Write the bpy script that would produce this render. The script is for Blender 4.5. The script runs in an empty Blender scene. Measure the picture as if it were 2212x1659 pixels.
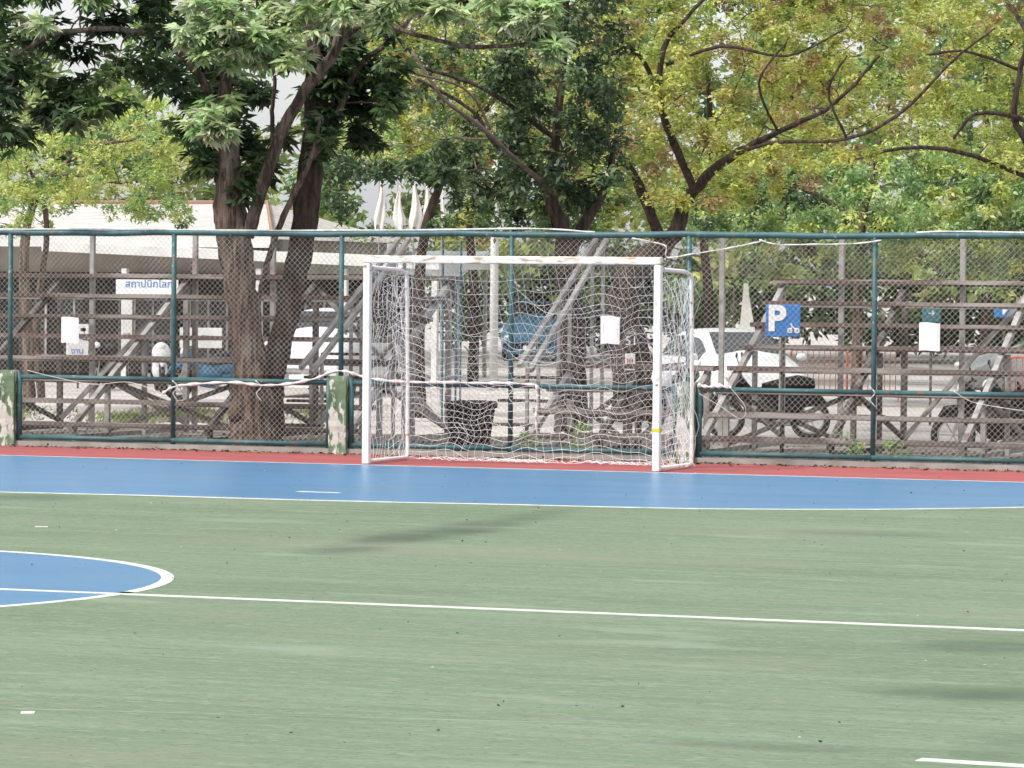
import bpy, math, random
import numpy as np
from mathutils import Vector, Matrix
random.seed(7); rng=np.random.default_rng(7)
S=bpy.context.scene
COL=S.collection
# ------------------------------------------------------------------ camera
F=8360.; CX=1106.; CY=829.5; TH=math.radians(20.5); HC=1.84; D0=38.3
C=Vector((D0*math.sin(TH),-D0*math.cos(TH),HC))
pitch=math.atan((CY-610)/F); roll=.0085
d=Vector((-math.sin(TH),math.cos(TH),0)); Z=Vector((0,0,1))
fwd=d*math.cos(pitch)-Z*math.sin(pitch)
r0=fwd.cross(Z).normalized(); u0=r0.cross(fwd).normalized()
right=r0*math.cos(roll)+u0*math.sin(roll); up=u0*math.cos(roll)-r0*math.sin(roll)
M=Matrix(((right.x,up.x,-fwd.x,C.x),(right.y,up.y,-fwd.y,C.y),(right.z,up.z,-fwd.z,C.z),(0,0,0,1)))
cam=bpy.data.cameras.new("Camera"); cam.lens=36*F/2212; cam.sensor_width=36; cam.clip_end=5000; cam.clip_start=.5
co=bpy.data.objects.new("Camera",cam); COL.objects.link(co); co.matrix_world=M; S.camera=co
S.view_settings.view_transform='Standard'; S.view_settings.look='None'; S.view_settings.exposure=0
def ray(px,py): return fwd+right*((px-CX)/F)-up*((py-CY)/F)
def at(px,py,dep): return C+ray(px,py)*dep
def onY(px,py,Y):
    r=ray(px,py); return C+r*((Y-C.y)/r.y)
def onG(px,py,z=0.):
    r=ray(px,py); return C+r*((z-C.z)/r.z)
def Xat(px,Y,py=800): return onY(px,py,Y).x
GZ=-.4
def foot(px,dep,z=GZ):
    p=at(px,700,dep); return Vector((p.x,p.y,z))
def dY(px,Y,py=600):
    r=ray(px,py); return (Y-C.y)/r.y
# ------------------------------------------------------------------ materials
def nmat(name,c1,c2=None,scale=4.,rough=.8,spec=.3,detail=6,lo=.35,hi=.65,bump=0.,bscale=None,metal=0.,stretch=None,extra=None,dark_patches=None):
    m=bpy.data.materials.new(name); m.use_nodes=True; nt=m.node_tree; N=nt.nodes; L=nt.links
    b=N['Principled BSDF']; b.inputs['Roughness'].default_value=rough
    b.inputs['Specular IOR Level'].default_value=spec; b.inputs['Metallic'].default_value=metal
    tc=N.new('ShaderNodeTexCoord'); mp=N.new('ShaderNodeMapping'); L.new(tc.outputs['Object'],mp.inputs['Vector'])
    if stretch: mp.inputs['Scale'].default_value=stretch
    no=N.new('ShaderNodeTexNoise'); no.inputs['Scale'].default_value=scale; no.inputs['Detail'].default_value=detail; no.inputs['Roughness'].default_value=.6
    L.new(mp.outputs[0],no.inputs['Vector'])
    cr=N.new('ShaderNodeValToRGB'); cr.color_ramp.elements[0].position=lo; cr.color_ramp.elements[1].position=hi
    if c2 is None: c2=tuple(x*.75 for x in c1)
    cr.color_ramp.elements[0].color=(*c2,1); cr.color_ramp.elements[1].color=(*c1,1)
    L.new(no.outputs['Fac'],cr.inputs['Fac']); out=cr.outputs['Color']
    def mixin(fac,col):
        nonlocal out
        mx=N.new('ShaderNodeMixRGB'); L.new(fac,mx.inputs['Fac']); L.new(out,mx.inputs['Color1']); mx.inputs['Color2'].default_value=(*col,1); out=mx.outputs['Color']
    for (ec,es,elo,ehi,est) in (extra or []):
        mp2=N.new('ShaderNodeMapping'); L.new(tc.outputs['Object'],mp2.inputs['Vector']); mp2.inputs['Scale'].default_value=est
        mp2.inputs['Location'].default_value=(es*1.7,es*.3,3.1)
        n2=N.new('ShaderNodeTexNoise'); n2.inputs['Scale'].default_value=es; n2.inputs['Detail'].default_value=5; L.new(mp2.outputs[0],n2.inputs['Vector'])
        mr=N.new('ShaderNodeMapRange'); mr.inputs['From Min'].default_value=elo; mr.inputs['From Max'].default_value=ehi; mr.clamp=True
        L.new(n2.outputs['Fac'],mr.inputs['Value'])
        mu=N.new('ShaderNodeMath'); mu.operation='MULTIPLY'; mu.inputs[1].default_value=ec[3]; L.new(mr.outputs[0],mu.inputs[0])
        mixin(mu.outputs[0],ec[:3])
    if dark_patches:   # soft-edged darker patches mixed into the floor colour
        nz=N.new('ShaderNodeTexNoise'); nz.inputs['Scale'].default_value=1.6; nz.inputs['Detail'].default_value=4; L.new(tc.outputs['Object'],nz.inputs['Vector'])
        for (x,y,rx,ry,ang,k,col) in dark_patches:
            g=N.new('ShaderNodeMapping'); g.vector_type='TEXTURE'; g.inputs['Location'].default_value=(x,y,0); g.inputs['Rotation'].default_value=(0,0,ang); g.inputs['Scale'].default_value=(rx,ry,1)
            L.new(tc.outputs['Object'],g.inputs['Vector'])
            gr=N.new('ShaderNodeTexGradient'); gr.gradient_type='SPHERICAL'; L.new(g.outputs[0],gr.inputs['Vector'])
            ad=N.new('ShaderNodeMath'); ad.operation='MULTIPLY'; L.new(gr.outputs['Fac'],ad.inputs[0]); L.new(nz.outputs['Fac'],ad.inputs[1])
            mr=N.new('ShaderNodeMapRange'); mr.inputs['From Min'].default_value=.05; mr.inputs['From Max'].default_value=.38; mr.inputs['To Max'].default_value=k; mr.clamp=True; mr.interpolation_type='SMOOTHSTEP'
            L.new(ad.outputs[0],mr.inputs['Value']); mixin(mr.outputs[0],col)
    L.new(out,b.inputs['Base Color'])
    if bump:
        n3=N.new('ShaderNodeTexNoise'); n3.inputs['Scale'].default_value=bscale or scale*3; n3.inputs['Detail'].default_value=6; L.new(mp.outputs[0],n3.inputs['Vector'])
        bp=N.new('ShaderNodeBump'); bp.inputs['Strength'].default_value=min(1,bump); bp.inputs['Distance'].default_value=.02 if bump<=1 else .05
        L.new(n3.outputs['Fac'],bp.inputs['Height']); L.new(bp.outputs[0],b.inputs['Normal'])
    return m
def leafmat(name,trans=.35):
    m=bpy.data.materials.new(name); m.use_nodes=True; nt=m.node_tree; N=nt.nodes; L=nt.links
    N.remove(N['Principled BSDF']); o=N['Material Output']
    a=N.new('ShaderNodeAttribute'); a.attribute_name='tint'
    df=N.new('ShaderNodeBsdfDiffuse'); tr=N.new('ShaderNodeBsdfTranslucent'); gl=N.new('ShaderNodeBsdfGlossy'); gl.inputs['Roughness'].default_value=.45
    mx=N.new('ShaderNodeMixShader'); mx.inputs[0].default_value=trans
    m2=N.new('ShaderNodeMixShader'); m2.inputs[0].default_value=.045
    L.new(a.outputs['Color'],df.inputs['Color']); L.new(a.outputs['Color'],tr.inputs['Color'])
    L.new(df.outputs[0],mx.inputs[1]); L.new(tr.outputs[0],mx.inputs[2]); L.new(mx.outputs[0],m2.inputs[1]); L.new(gl.outputs[0],m2.inputs[2]); L.new(m2.outputs[0],o.inputs['Surface'])
    return m
LEAF=leafmat('leaf',.42)
def G2(x,y): p=onG(x,y); return p.x,p.y
patch_col=(.065,.085,.06)  # tone of the darker patches and streaks on the court
patch_list=[]
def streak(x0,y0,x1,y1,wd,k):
    a=onG(x0,y0); c=onG(x1,y1); m=(a+c)/2; v_=c-a; patch_list.append((m.x,m.y,v_.length*.66,wd,math.atan2(v_.y,v_.x),k,patch_col))
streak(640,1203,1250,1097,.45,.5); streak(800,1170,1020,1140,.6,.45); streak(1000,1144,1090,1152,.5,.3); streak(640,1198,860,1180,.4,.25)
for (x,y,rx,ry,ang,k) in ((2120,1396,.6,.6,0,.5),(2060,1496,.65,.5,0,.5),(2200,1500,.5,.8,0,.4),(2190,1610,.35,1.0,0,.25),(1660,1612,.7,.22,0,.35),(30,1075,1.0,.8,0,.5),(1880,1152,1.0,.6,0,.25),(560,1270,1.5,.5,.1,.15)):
    a,b_=G2(x,y); patch_list.append((a,b_,rx,ry,ang,k,patch_col))
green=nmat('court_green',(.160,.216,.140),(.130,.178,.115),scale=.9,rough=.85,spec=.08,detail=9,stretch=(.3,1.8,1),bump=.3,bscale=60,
   extra=[((.215,.27,.195,.5),2.2,.46,.75,(.12,4.0,1)),((.105,.145,.095,.4),.33,.5,.75,(.6,1.,1)),((.205,.205,.172,.55),5.,.54,.8,(.25,2.,1)),((.26,.30,.235,.55),34.,.54,.70,(.35,1,1)),((.07,.095,.06,.6),46.,.57,.70,(.6,1,1)),((.22,.228,.178,.5),.5,.54,.72,(.5,1,1)),((.24,.28,.215,.5),1.3,.6,.68,(.5,1.4,1))],dark_patches=patch_list)
blue=nmat('court_blue',(.070,.200,.370),(.058,.165,.315),scale=1.2,rough=.33,spec=.22,stretch=(.3,1.5,1),bump=.06,bscale=40,extra=[((.13,.25,.37,.45),2.5,.5,.8,(.2,2,1)),((.04,.11,.21,.5),24.,.58,.72,(.4,1,1)),((.11,.19,.25,.5),1.1,.58,.7,(.6,1,1)),((.2,.29,.36,.4),40.,.6,.7,(.3,1,1))])
red=nmat('court_red',(.37,.10,.10),(.28,.08,.078),scale=2,rough=.75,spec=.15,stretch=(.3,1.5,1),extra=[((.22,.115,.10,.6),5,.55,.75,(.4,1,1))])
white=nmat('line_white',(.64,.64,.61),(.46,.48,.44),scale=8,rough=.7,extra=[((.26,.32,.25,.7),5.,.58,.72,(1,1,1))])
pgreen=nmat('fence_green_paint',(.05,.13,.14),(.03,.08,.085),scale=7,rough=.5,spec=.4,extra=[((.18,.09,.06,.8),9.,.60,.68,(1,1,1)),((.3,.32,.3,.6),16.,.64,.7,(1,1,1))])
wire=nmat('wire_grey',(.46,.45,.42),(.24,.21,.18),scale=3,rough=.6,spec=.3)
wireb=nmat('wire_rust',(.20,.16,.14),(.12,.09,.075),scale=3,rough=.8)
goalw=nmat('goal_white',(.78,.77,.74),(.68,.66,.62),scale=6,rough=.45,spec=.4,extra=[((.28,.13,.08,.9),9.,.64,.69,(1,1,1)),((.5,.42,.34,.6),22.,.60,.72,(1,1,.4))])
barw=nmat('crossbar_white',(.76,.73,.69),(.62,.58,.52),scale=6,rough=.5,spec=.4,extra=[((.32,.18,.11,.8),9.,.53,.64,(.7,1,3)),((.48,.38,.30,.7),20.,.52,.7,(.4,1,1))])
netw=nmat('net_white',(.78,.79,.80),(.66,.67,.68),scale=5,rough=.8)
cloth=nmat('cloth_white',(.72,.71,.70),(.45,.43,.41),scale=14,rough=.9,bump=.5)
pillarm=nmat('pillar_paint',(.07,.135,.065),(.045,.10,.048),scale=5,rough=.85,extra=[((.20,.26,.17,.7),3.,.45,.66,(1,1,.4)),((.50,.50,.46,1.),13.,.52,.57,(1,1,.4)),((.45,.45,.42,.9),2.3,.53,.58,(1,1,1.)),((.16,.14,.12,.8),17.,.60,.68,(1,1,.5))],bump=.5)
concrete=nmat('concrete',(.32,.31,.29),(.22,.21,.19),scale=3,rough=.9,bump=.3)
apron=nmat('apron_dirt',(.24,.21,.185),(.11,.09,.075),scale=3,rough=.95,bump=.6,bscale=30,extra=[((.36,.34,.31,.7),1.4,.48,.6,(1,1,1))])
bark=nmat('bark',(.20,.145,.115),(.045,.031,.025),scale=5,rough=.95,lo=.38,hi=.6,stretch=(3.4,3.4,.4),bump=1.2,bscale=9,detail=9,extra=[((.27,.23,.19,.6),2.,.55,.7,(1,1,.6)),((.05,.033,.026,.8),9.,.55,.62,(2,2,.22))])
barkd=nmat('bark_dark',(.085,.060,.048),(.020,.015,.012),scale=6,rough=.95,stretch=(2.6,2.6,.4),bump=1.2,bscale=9)
twig=nmat('twig',(.19,.145,.12),(.09,.065,.052),scale=5,rough=.9)
twigd=nmat('twig_dark',(.10,.072,.058),(.04,.028,.022),scale=5,rough=.9)
plank=nmat('plank_rust',(.15,.11,.098),(.07,.05,.044),scale=3,rough=.85,stretch=(.6,3,3),extra=[((.36,.33,.31,.75),2.,.46,.64,(.5,2,2)),((.09,.038,.03,.7),5.,.6,.7,(.5,2,2))])
steel=nmat('steel_grey',(.40,.39,.38),(.22,.20,.19),scale=5,rough=.7,spec=.4,extra=[((.16,.09,.07,.7),4.,.58,.68,(1,1,1))])
steeld=nmat('steel_dark',(.13,.118,.11),(.05,.04,.036),scale=5,rough=.8)
asph=nmat('yard_concrete',(.48,.45,.43),(.36,.33,.31),scale=.35,rough=.95,extra=[((.20,.19,.18,.7),1.1,.58,.68,(.4,1,1)),((.15,.14,.13,.6),.25,.58,.66,(.6,1,1))])
wallm=nmat('wall_cream',(.46,.42,.37),(.36,.32,.28),scale=.8,rough=.9)
roofm=nmat('roof_tile',(.56,.54,.52),(.40,.37,.36),scale=1.5,rough=.9,stretch=(1,4,4),extra=[((.3,.27,.25,.5),9.,.5,.6,(.3,4,4))])
whitep=nmat('white_paint',(.62,.62,.60),(.5,.5,.48),scale=2,rough=.6)
dark=nmat('shaded_interior',(.025,.022,.02),(.010,.010,.010),scale=2,rough=.8)
glass=nmat('dark_glass',(.03,.035,.04),(.02,.022,.025),scale=1,rough=.08,spec=.6)
bin_m=nmat('bin_black',(.012,.012,.014),(.006,.006,.007),scale=8,rough=.6,spec=.15,bump=.5)
rubber=nmat('rubber',(.02,.02,.02),None,scale=4,rough=.8)
chrome=nmat('rim_metal',(.4,.4,.4),None,scale=4,rough=.35,metal=.7)
lampm=nmat('lamp_lens',(.65,.62,.58),None,scale=4,rough=.15,spec=.6)
tail=nmat('tail_lens',(.35,.02,.02),None,scale=4,rough=.2)
carw=nmat('car_white',(.64,.65,.66),(.58,.59,.60),scale=1,rough=.25,spec=.5)
cars=nmat('car_silver',(.38,.39,.40),(.34,.35,.36),scale=1,rough=.3,spec=.5,metal=.2)
carb=nmat('car_blue',(.03,.12,.20),(.025,.09,.16),scale=1,rough=.35,spec=.5)
black=nmat('black_plastic',(.012,.012,.014),None,scale=4,rough=.5,spec=.2)
orange=nmat('orange_paint',(.48,.14,.09),(.36,.10,.06),scale=3,rough=.6)
signb=nmat('sign_blue',(.035,.18,.48),(.03,.15,.42),scale=2,rough=.5)
teal=nmat('teal_sign',(.04,.15,.18),None,scale=2,rough=.5)
tblue=nmat('frame_blue',(.04,.11,.17),(.03,.08,.12),scale=4,rough=.6)
grassm=nmat('grass',(.12,.18,.045),(.07,.09,.035),scale=1.2,rough=.95,extra=[((.30,.27,.22,.9),.8,.50,.58,(1,1,1))])
flagm=nmat('flag_cloth',(.76,.73,.71),(.60,.55,.52),scale=6,rough=.9,stretch=(1,1,.3))
redp=nmat('red_paint',(.5,.04,.03),None,scale=3,rough=.5)
yellowp=nmat('yellow_tape',(.60,.52,.05),None,scale=3,rough=.5)
paper=nmat('paper',(.78,.78,.78),(.70,.70,.71),scale=5,rough=.8)
# ------------------------------------------------------------------ mesh builder
class B:
    def __init__(s): s.v=[]; s.f=[]; s.m=[]
    def add(s,vs,fs,mi=0):
        o=len(s.v); s.v+= [tuple(x) for x in vs]; s.f+=[tuple(i+o for i in f) for f in fs]; s.m+=[mi]*len(fs)
    def box(s,c,sz,rz=0,mi=0):
        x,y,z=[k/2 for k in sz]; cs,sn=math.cos(rz),math.sin(rz)
        vs=[]
        for dz in(-z,z):
            for dx,dy in((-x,-y),(x,-y),(x,y),(-x,y)): vs.append((c[0]+dx*cs-dy*sn,c[1]+dx*sn+dy*cs,c[2]+dz))
        s.add(vs,[(3,2,1,0),(4,5,6,7),(0,1,5,4),(1,2,6,5),(2,3,7,6),(3,0,4,7)],mi)
    def beam(s,p,q,w,h,mi=0):
        p=Vector(p);q=Vector(q);a=(q-p).normalized(); ref=Z if abs(a.z)<.95 else Vector((0,1,0))
        x=a.cross(ref).normalized()*w/2; y=x.cross(a).normalized()*h/2
        vs=[p-x-y,p+x-y,p+x+y,p-x+y,q-x-y,q+x-y,q+x+y,q-x+y]
        s.add(vs,[(3,2,1,0),(4,5,6,7),(0,1,5,4),(1,2,6,5),(2,3,7,6),(3,0,4,7)],mi)
    def tube(s,pts,rad,n=8,mi=0,cap=True,lump=0.):
        pts=[Vector(p) for p in pts]; k=len(pts)
        if not hasattr(rad,'__len__'): rad=[rad]*k
        ref=None; vs=[]
        for i in range(k):
            t=(pts[min(i+1,k-1)]-pts[max(i-1,0)])
            if t.length<1e-9: t=Vector((0,0,1))
            t.normalize()
            if ref is None:
                ref=t.cross(Vector((0,1,0)) if abs(t.y)<.9 else Vector((1,0,0))).normalized()
            ref=(ref-t*ref.dot(t)); ref=ref.normalized() if ref.length>1e-6 else t.orthogonal().normalized()
            bi=t.cross(ref)
            for j in range(n):
                a=2*math.pi*j/n; rr=rad[i]*(1+ (lump*(math.sin(j*2.3+i*.35)+.6*math.sin(j*5.1+i*.9)) if lump else 0))
                vs.append(pts[i]+ref*math.cos(a)*rr+bi*math.sin(a)*rr)
        fs=[(i*n+j,i*n+(j+1)%n,(i+1)*n+(j+1)%n,(i+1)*n+j) for i in range(k-1) for j in range(n)]
        if cap: fs+=[tuple(range(n-1,-1,-1)),tuple((k-1)*n+j for j in range(n))]
        s.add(vs,fs,mi)
    def ell(s,c,r,mi=0,n=14,m=8):
        vs=[];fs=[]
        for i in range(m+1):
            a=math.pi*i/m
            for j in range(n):
                b=2*math.pi*j/n; vs.append((c[0]+r[0]*math.sin(a)*math.cos(b),c[1]+r[1]*math.sin(a)*math.sin(b),c[2]+r[2]*math.cos(a)))
        for i in range(m):
            for j in range(n): fs.append((i*n+j,(i+1)*n+j,(i+1)*n+(j+1)%n,i*n+(j+1)%n))
        s.add(vs,fs,mi)
    def cyl(s,p,q,r,n=16,mi=0): s.tube([p,q],r,n,mi)
    def torus(s,c,R,r,mi=0,n=24,m=8):
        vs=[];fs=[]
        for i in range(n):
            a=2*math.pi*i/n
            for j in range(m):
                b=2*math.pi*j/m; rr=R+r*math.cos(b); h=r*math.sin(b)
                vs.append((c[0]+rr*math.cos(a),c[1]+h,c[2]+rr*math.sin(a)))
        for i in range(n):
            for j in range(m): fs.append((i*m+j,((i+1)%n)*m+j,((i+1)%n)*m+(j+1)%m,i*m+(j+1)%m))
        s.add(vs,fs,mi)
    def obj(s,name,mats,parent=None,origin=(0,0,0),smooth=False,**props):
        me=bpy.data.meshes.new(name); o=Vector(origin)
        me.from_pydata([(v[0]-o.x,v[1]-o.y,v[2]-o.z) for v in s.v],[],s.f)
        if not isinstance(mats,(list,tuple)): mats=[mats]
        for m in mats: me.materials.append(m)
        me.polygons.foreach_set('material_index',s.m)
        if smooth: me.polygons.foreach_set('use_smooth',[True]*len(s.f))
        me.update()
        ob=bpy.data.objects.new(name,me); COL.objects.link(ob)
        if parent: ob.parent=parent
        else: ob.location=o
        for k,v in props.items(): ob[k]=v
        return ob
def empty(name,loc,rz=0,**props):
    e=bpy.data.objects.new(name,None); e.empty_display_size=.2; e.location=loc; e.rotation_euler=(0,0,rz); COL.objects.link(e)
    for k,v in props.items(): e[k]=v
    return e
def copy_thing(root,loc,rz,**props):
    def rec(o,par):
        c=o.copy(); COL.objects.link(c)
        if par: c.parent=par
        for ch in list(o.children): rec(ch,c)
        return c
    n=rec(root,None); n.location=loc; n.rotation_euler=(0,0,rz)
    for k,v in props.items(): n[k]=v
    return n
def text(s,name,mat,size,parent,loc,extr=.004,off=0.):
    cu=bpy.data.curves.new(name,'FONT'); cu.body=s; cu.size=size; cu.align_x='CENTER'; cu.align_y='CENTER'; cu.extrude=extr; cu.offset=off
    t=bpy.data.objects.new(name+'_tmp',cu); COL.objects.link(t)
    dg=bpy.context.evaluated_depsgraph_get(); me=bpy.data.meshes.new_from_object(t.evaluated_get(dg))
    bpy.data.objects.remove(t)
    me.transform(Matrix.Rotation(math.pi/2,4,'X')); me.materials.clear(); me.materials.append(mat)
    o=bpy.data.objects.new(name,me); COL.objects.link(o); o.parent=parent; o.location=loc
    return o
# ------------------------------------------------------------------ world, sun
w=bpy.data.worlds.new("World"); S.world=w; w.use_nodes=True; nt=w.node_tree; bg=nt.nodes['Background']
sky=nt.nodes.new('ShaderNodeTexSky'); sky.sky_type='NISHITA'; sky.sun_disc=False
EL=math.radians(50); sdir=Vector((-.60,-.80,0)).normalized()   # towards sun
sky.sun_elevation=EL; sky.sun_rotation=math.atan2(sdir.x,sdir.y); sky.dust_density=4; sky.air_density=1.3
hs=nt.nodes.new('ShaderNodeHueSaturation'); hs.inputs['Saturation'].default_value=.4; hs.inputs['Value'].default_value=1.3
ad=nt.nodes.new('ShaderNodeMixRGB'); ad.blend_type='ADD'; ad.inputs[0].default_value=1; ad.inputs[2].default_value=(3.9,4.0,4.15,1)   # thin bright cloud veil
nt.links.new(sky.outputs[0],hs.inputs['Color']); nt.links.new(hs.outputs[0],ad.inputs[1]); nt.links.new(ad.outputs[0],bg.inputs['Color']); bg.inputs['Strength'].default_value=.13
sl=bpy.data.lights.new("sun",'SUN'); sl.energy=2.9; sl.angle=math.radians(4); sl.color=(1,.95,.87)
so=bpy.data.objects.new("sun",sl); COL.objects.link(so)
v=Vector((sdir.x*math.cos(EL),sdir.y*math.cos(EL),math.sin(EL))); so.rotation_euler=v.to_track_quat('Z','Y').to_euler()
# ------------------------------------------------------------------ ground and court
def sheet(name,pts,z,mat,**p):
    b=B(); b.add([(x,y,z) for x,y in pts],[tuple(range(len(pts)))])
    o=b.obj(name,mat,**p)
    if o.data.polygons[0].normal.z<0: o.data.flip_normals()
    return o
sheet('ground',[(-1800,-1800),(1800,-1800),(1800,1800),(-1800,1800)],GZ,asph,kind='structure')
FY=2.05
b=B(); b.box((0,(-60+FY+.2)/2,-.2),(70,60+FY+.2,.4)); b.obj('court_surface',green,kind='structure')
b=B(); b.box((0,(FY+.203+8)/2,-.215),(70,8-FY-.203,.37)); b.obj('pavement',apron,kind='structure')
GL=-.12
sheet('court_border',[(-34,GL),(34,GL),(34,FY+.19),(-34,FY+.19)],.0008,red,kind='structure')
edge=[(-300,1058),(0,1063),(300,1070),(640,1080),(900,1086),(1100,1090),(1300,1095),(1500,1099),(1700,1100.5),(1900,1100.5),(2050,1099),(2212,1096),(2400,1088),(2600,1076)]
ep=[onG(x,y) for x,y in edge]; ep2=[(p.x,p.y) for p in ep]
left=(-34,ep2[0][1]+.3)
poly=[left]+ep2+[(ep2[-1][0]+1.5,GL),(-34,GL)]
sheet('goal_area',poly,.0015,blue,kind='structure')
def strip(name,pts,wd,z=.0026,mat=white):
    """painted line with real thickness: top plus side edges down to the floor"""
    b=B(); P=[Vector((x,y,0)) for x,y in pts]; n=len(P); vs=[]
    for i in range(n):
        t=(P[min(i+1,n-1)]-P[max(i-1,0)]).normalized(); q=Vector((-t.y,t.x,0))*wd/2
        a=P[i]-q; c=P[i]+q; vs+=[(a.x,a.y,z),(c.x,c.y,z),(a.x,a.y,-.001),(c.x,c.y,-.001)]
    fs=[]
    for i in range(n-1):
        k=4*i; fs+=[(k,k+4,k+5,k+1),(k+2,k+6,k+4,k),(k+1,k+5,k+7,k+3)]
    fs+=[(0,1,3,2),(4*n-4,4*n-2,4*n-1,4*n-3)]
    b.add(vs,fs); return b.obj(name,mat,kind='structure')
strip('court_line',[left]+ep2,.085)
strip('court_line',[(-34,GL),(34,GL)],.05)
def gp(*a): return [tuple(onG(x,y)[:2]) for x,y in a]
a=onG(0,1273); c=onG(2212,1362); dv=(c-a).normalized()
strip('court_line',[(a.x-dv.x*20,a.y-dv.y*20),(c.x+dv.x*12,c.y+dv.y*12)],.085,.0032)
for s_ in [((643,1062),(735,1065)),((75,1138),(103,1138)),((45,1540),(75,1540))]: strip('court_line',gp(*s_),.08,.003)
strip('court_line',gp((1985,1641),(2212,1655),(2500,1672)),.09)
faint=nmat('line_worn',(.215,.26,.18),(.14,.19,.125),scale=3,rough=.8,lo=.42,hi=.62)
strip('court_line',gp((-200,1524),(0,1530),(1010,1556),(1300,1563)),.035,.001,faint)
tip=onG(376,1246)
cen=None; best=1e9
for k in range(-900,0,5):
    q=onG(k,1273+.0402*k); R=(tip-q).length
    e=abs(((onG(0,1190)-q).length-R))+abs(((onG(0,1308)-q).length-R))
    if e<best: best=e; cen=q; Rc=R
n=128
ring=[(cen.x+(Rc-.04)*math.cos(2*math.pi*i/n),cen.y+(Rc-.04)*math.sin(2*math.pi*i/n)) for i in range(n)]
sheet('center_circle',ring,.0015,blue,kind='structure')
strip('court_line',ring+[ring[0],ring[1]],.08)
b=B(); b.box((0,FY+.02,.03),(60,.16,.055)); b.obj('fence_kerb',concrete,kind='structure')
# ------------------------------------------------------------------ fence
fe=empty('chain_link_fence',(0,FY,0),label='dark green tube fence with rusty chain link mesh behind the goal',category='fence')
org=(0,FY,0)
ztop=onY(1106,506,FY).z; zmid=onY(1106,829,FY).z; zbot=.10
PX=[22,375,737,1104,1487,1888]; X=[Xat(p,FY,750) for p in PX]; sp=(X[-1]-X[0])/5
X=[X[0]-2*sp,X[0]-sp]+X+[X[-1]+sp,X[-1]+2*sp]
pill=[X[2],X[4],X[6],X[8],X[0]]
for i,x in enumerate(X):
    lowz=.0 if x not in pill else zmid-.02
    b=B(); b.tube([(x,FY,lowz),(x+random.gauss(0,.003),FY,ztop*.5+.3),(x,FY,ztop)],.028,10); b.obj('post',pgreen,fe,org,smooth=True)
tr=[(X[0]-.3+i*.5,FY,ztop+.006*math.sin(i*1.1)+.004*math.sin(i*2.7)) for i in range(int((X[-1]-X[0]+.6)/.5)+2)]
b=B(); b.tube(tr,.033,10); b.obj('top_rail',pgreen,fe,org,smooth=True)
def meshpanel(b,x0,x1,z0,z1,y,p=.062,r=.0018,wav=.005):
    for sgn in(1,-1):
        c=-(z1-z0)
        while c<(x1-x0)+(z1-z0):
            if sgn==1: za=max(z0,z0-c); zb=min(z1,z0+(x1-x0)-c); f=lambda z:x0+c+(z-z0)
            else: za=max(z0,z0+c-(x1-x0)); zb=min(z1,z0+c); f=lambda z:x0+c-(z-z0)
            if zb-za>.01:
                N_=max(1,int((zb-za)/.15)); P=[]
                for i in range(N_+1):
                    z=za+(zb-za)*i/N_; x=f(z); P.append((x+wav*math.sin(z*9+x*3),y+.003*sgn+.012*math.sin(x*5+z*4),z+wav*math.sin(x*7+z*2)))
                b.tube(P,r,3,cap=False)
            c+=p
for i in range(len(X)-1):
    x0,x1=X[i]+.03,X[i+1]-.03
    b=B(); meshpanel(b,x0,x1,zmid+.04,ztop-.035,FY); b.obj('wire_mesh',wire,fe,org)
    if i>=6 or i==5:
        b=B(); meshpanel(b,x0,x1,ztop-.42,ztop-.05,FY+.02,.042,.0014,.012); b.obj('wire_mesh',wireb,fe,org)
    inset0=.13 if X[i] in pill else .0; inset1=.13 if X[i+1] in pill else .0
    a0,a1=X[i]+inset0,X[i+1]-inset1
    b=B(); meshpanel(b,a0+.03,a1-.03,zbot+.02,zmid-.04,FY-.02); b.obj('wire_mesh',wire,fe,org)
    b=B()
    b.tube([(a0,FY-.02,zmid-.02),(a1,FY-.02,zmid-.02)],.026,10); b.tube([(a0,FY-.02,zbot),(a1,FY-.02,zbot)],.026,10)
    if inset0: b.tube([(a0,FY-.02,zbot-.04),(a0,FY-.02,zmid+.04)],.03,10)
    if inset1: b.tube([(a1,FY-.02,zbot-.04),(a1,FY-.02,zmid+.04)],.03,10)
    b.obj('lower_frame',pgreen,fe,org,smooth=True)
for k,x in enumerate(pill):
    b=B(); w0=.10; h=zmid+.05; vs=[]; NZ=14
    for i in range(NZ+1):
        z=h*i/NZ; s_=1.0 if 0<i<NZ else (1.04 if i==0 else .9)
        for dx,dy in((-w0,-.1),(w0,-.1),(w0,.1),(-w0,.1)): vs.append((x+dx*s_+random.gauss(0,.0025),FY+dy*s_+random.gauss(0,.0025),z+.001))
    fs=[(i*4+j,i*4+(j+1)%4,(i+1)*4+(j+1)%4,(i+1)*4+j) for i in range(NZ) for j in range(4)]+[(3,2,1,0),tuple(NZ*4+j for j in range(4))]
    b.add(vs,fs); b.obj('concrete_pillar',pillarm,None,(x,FY,0),label='short concrete fence pillar with flaking green and white paint',category='pillar',group='concrete pillars along the fence')
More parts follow.
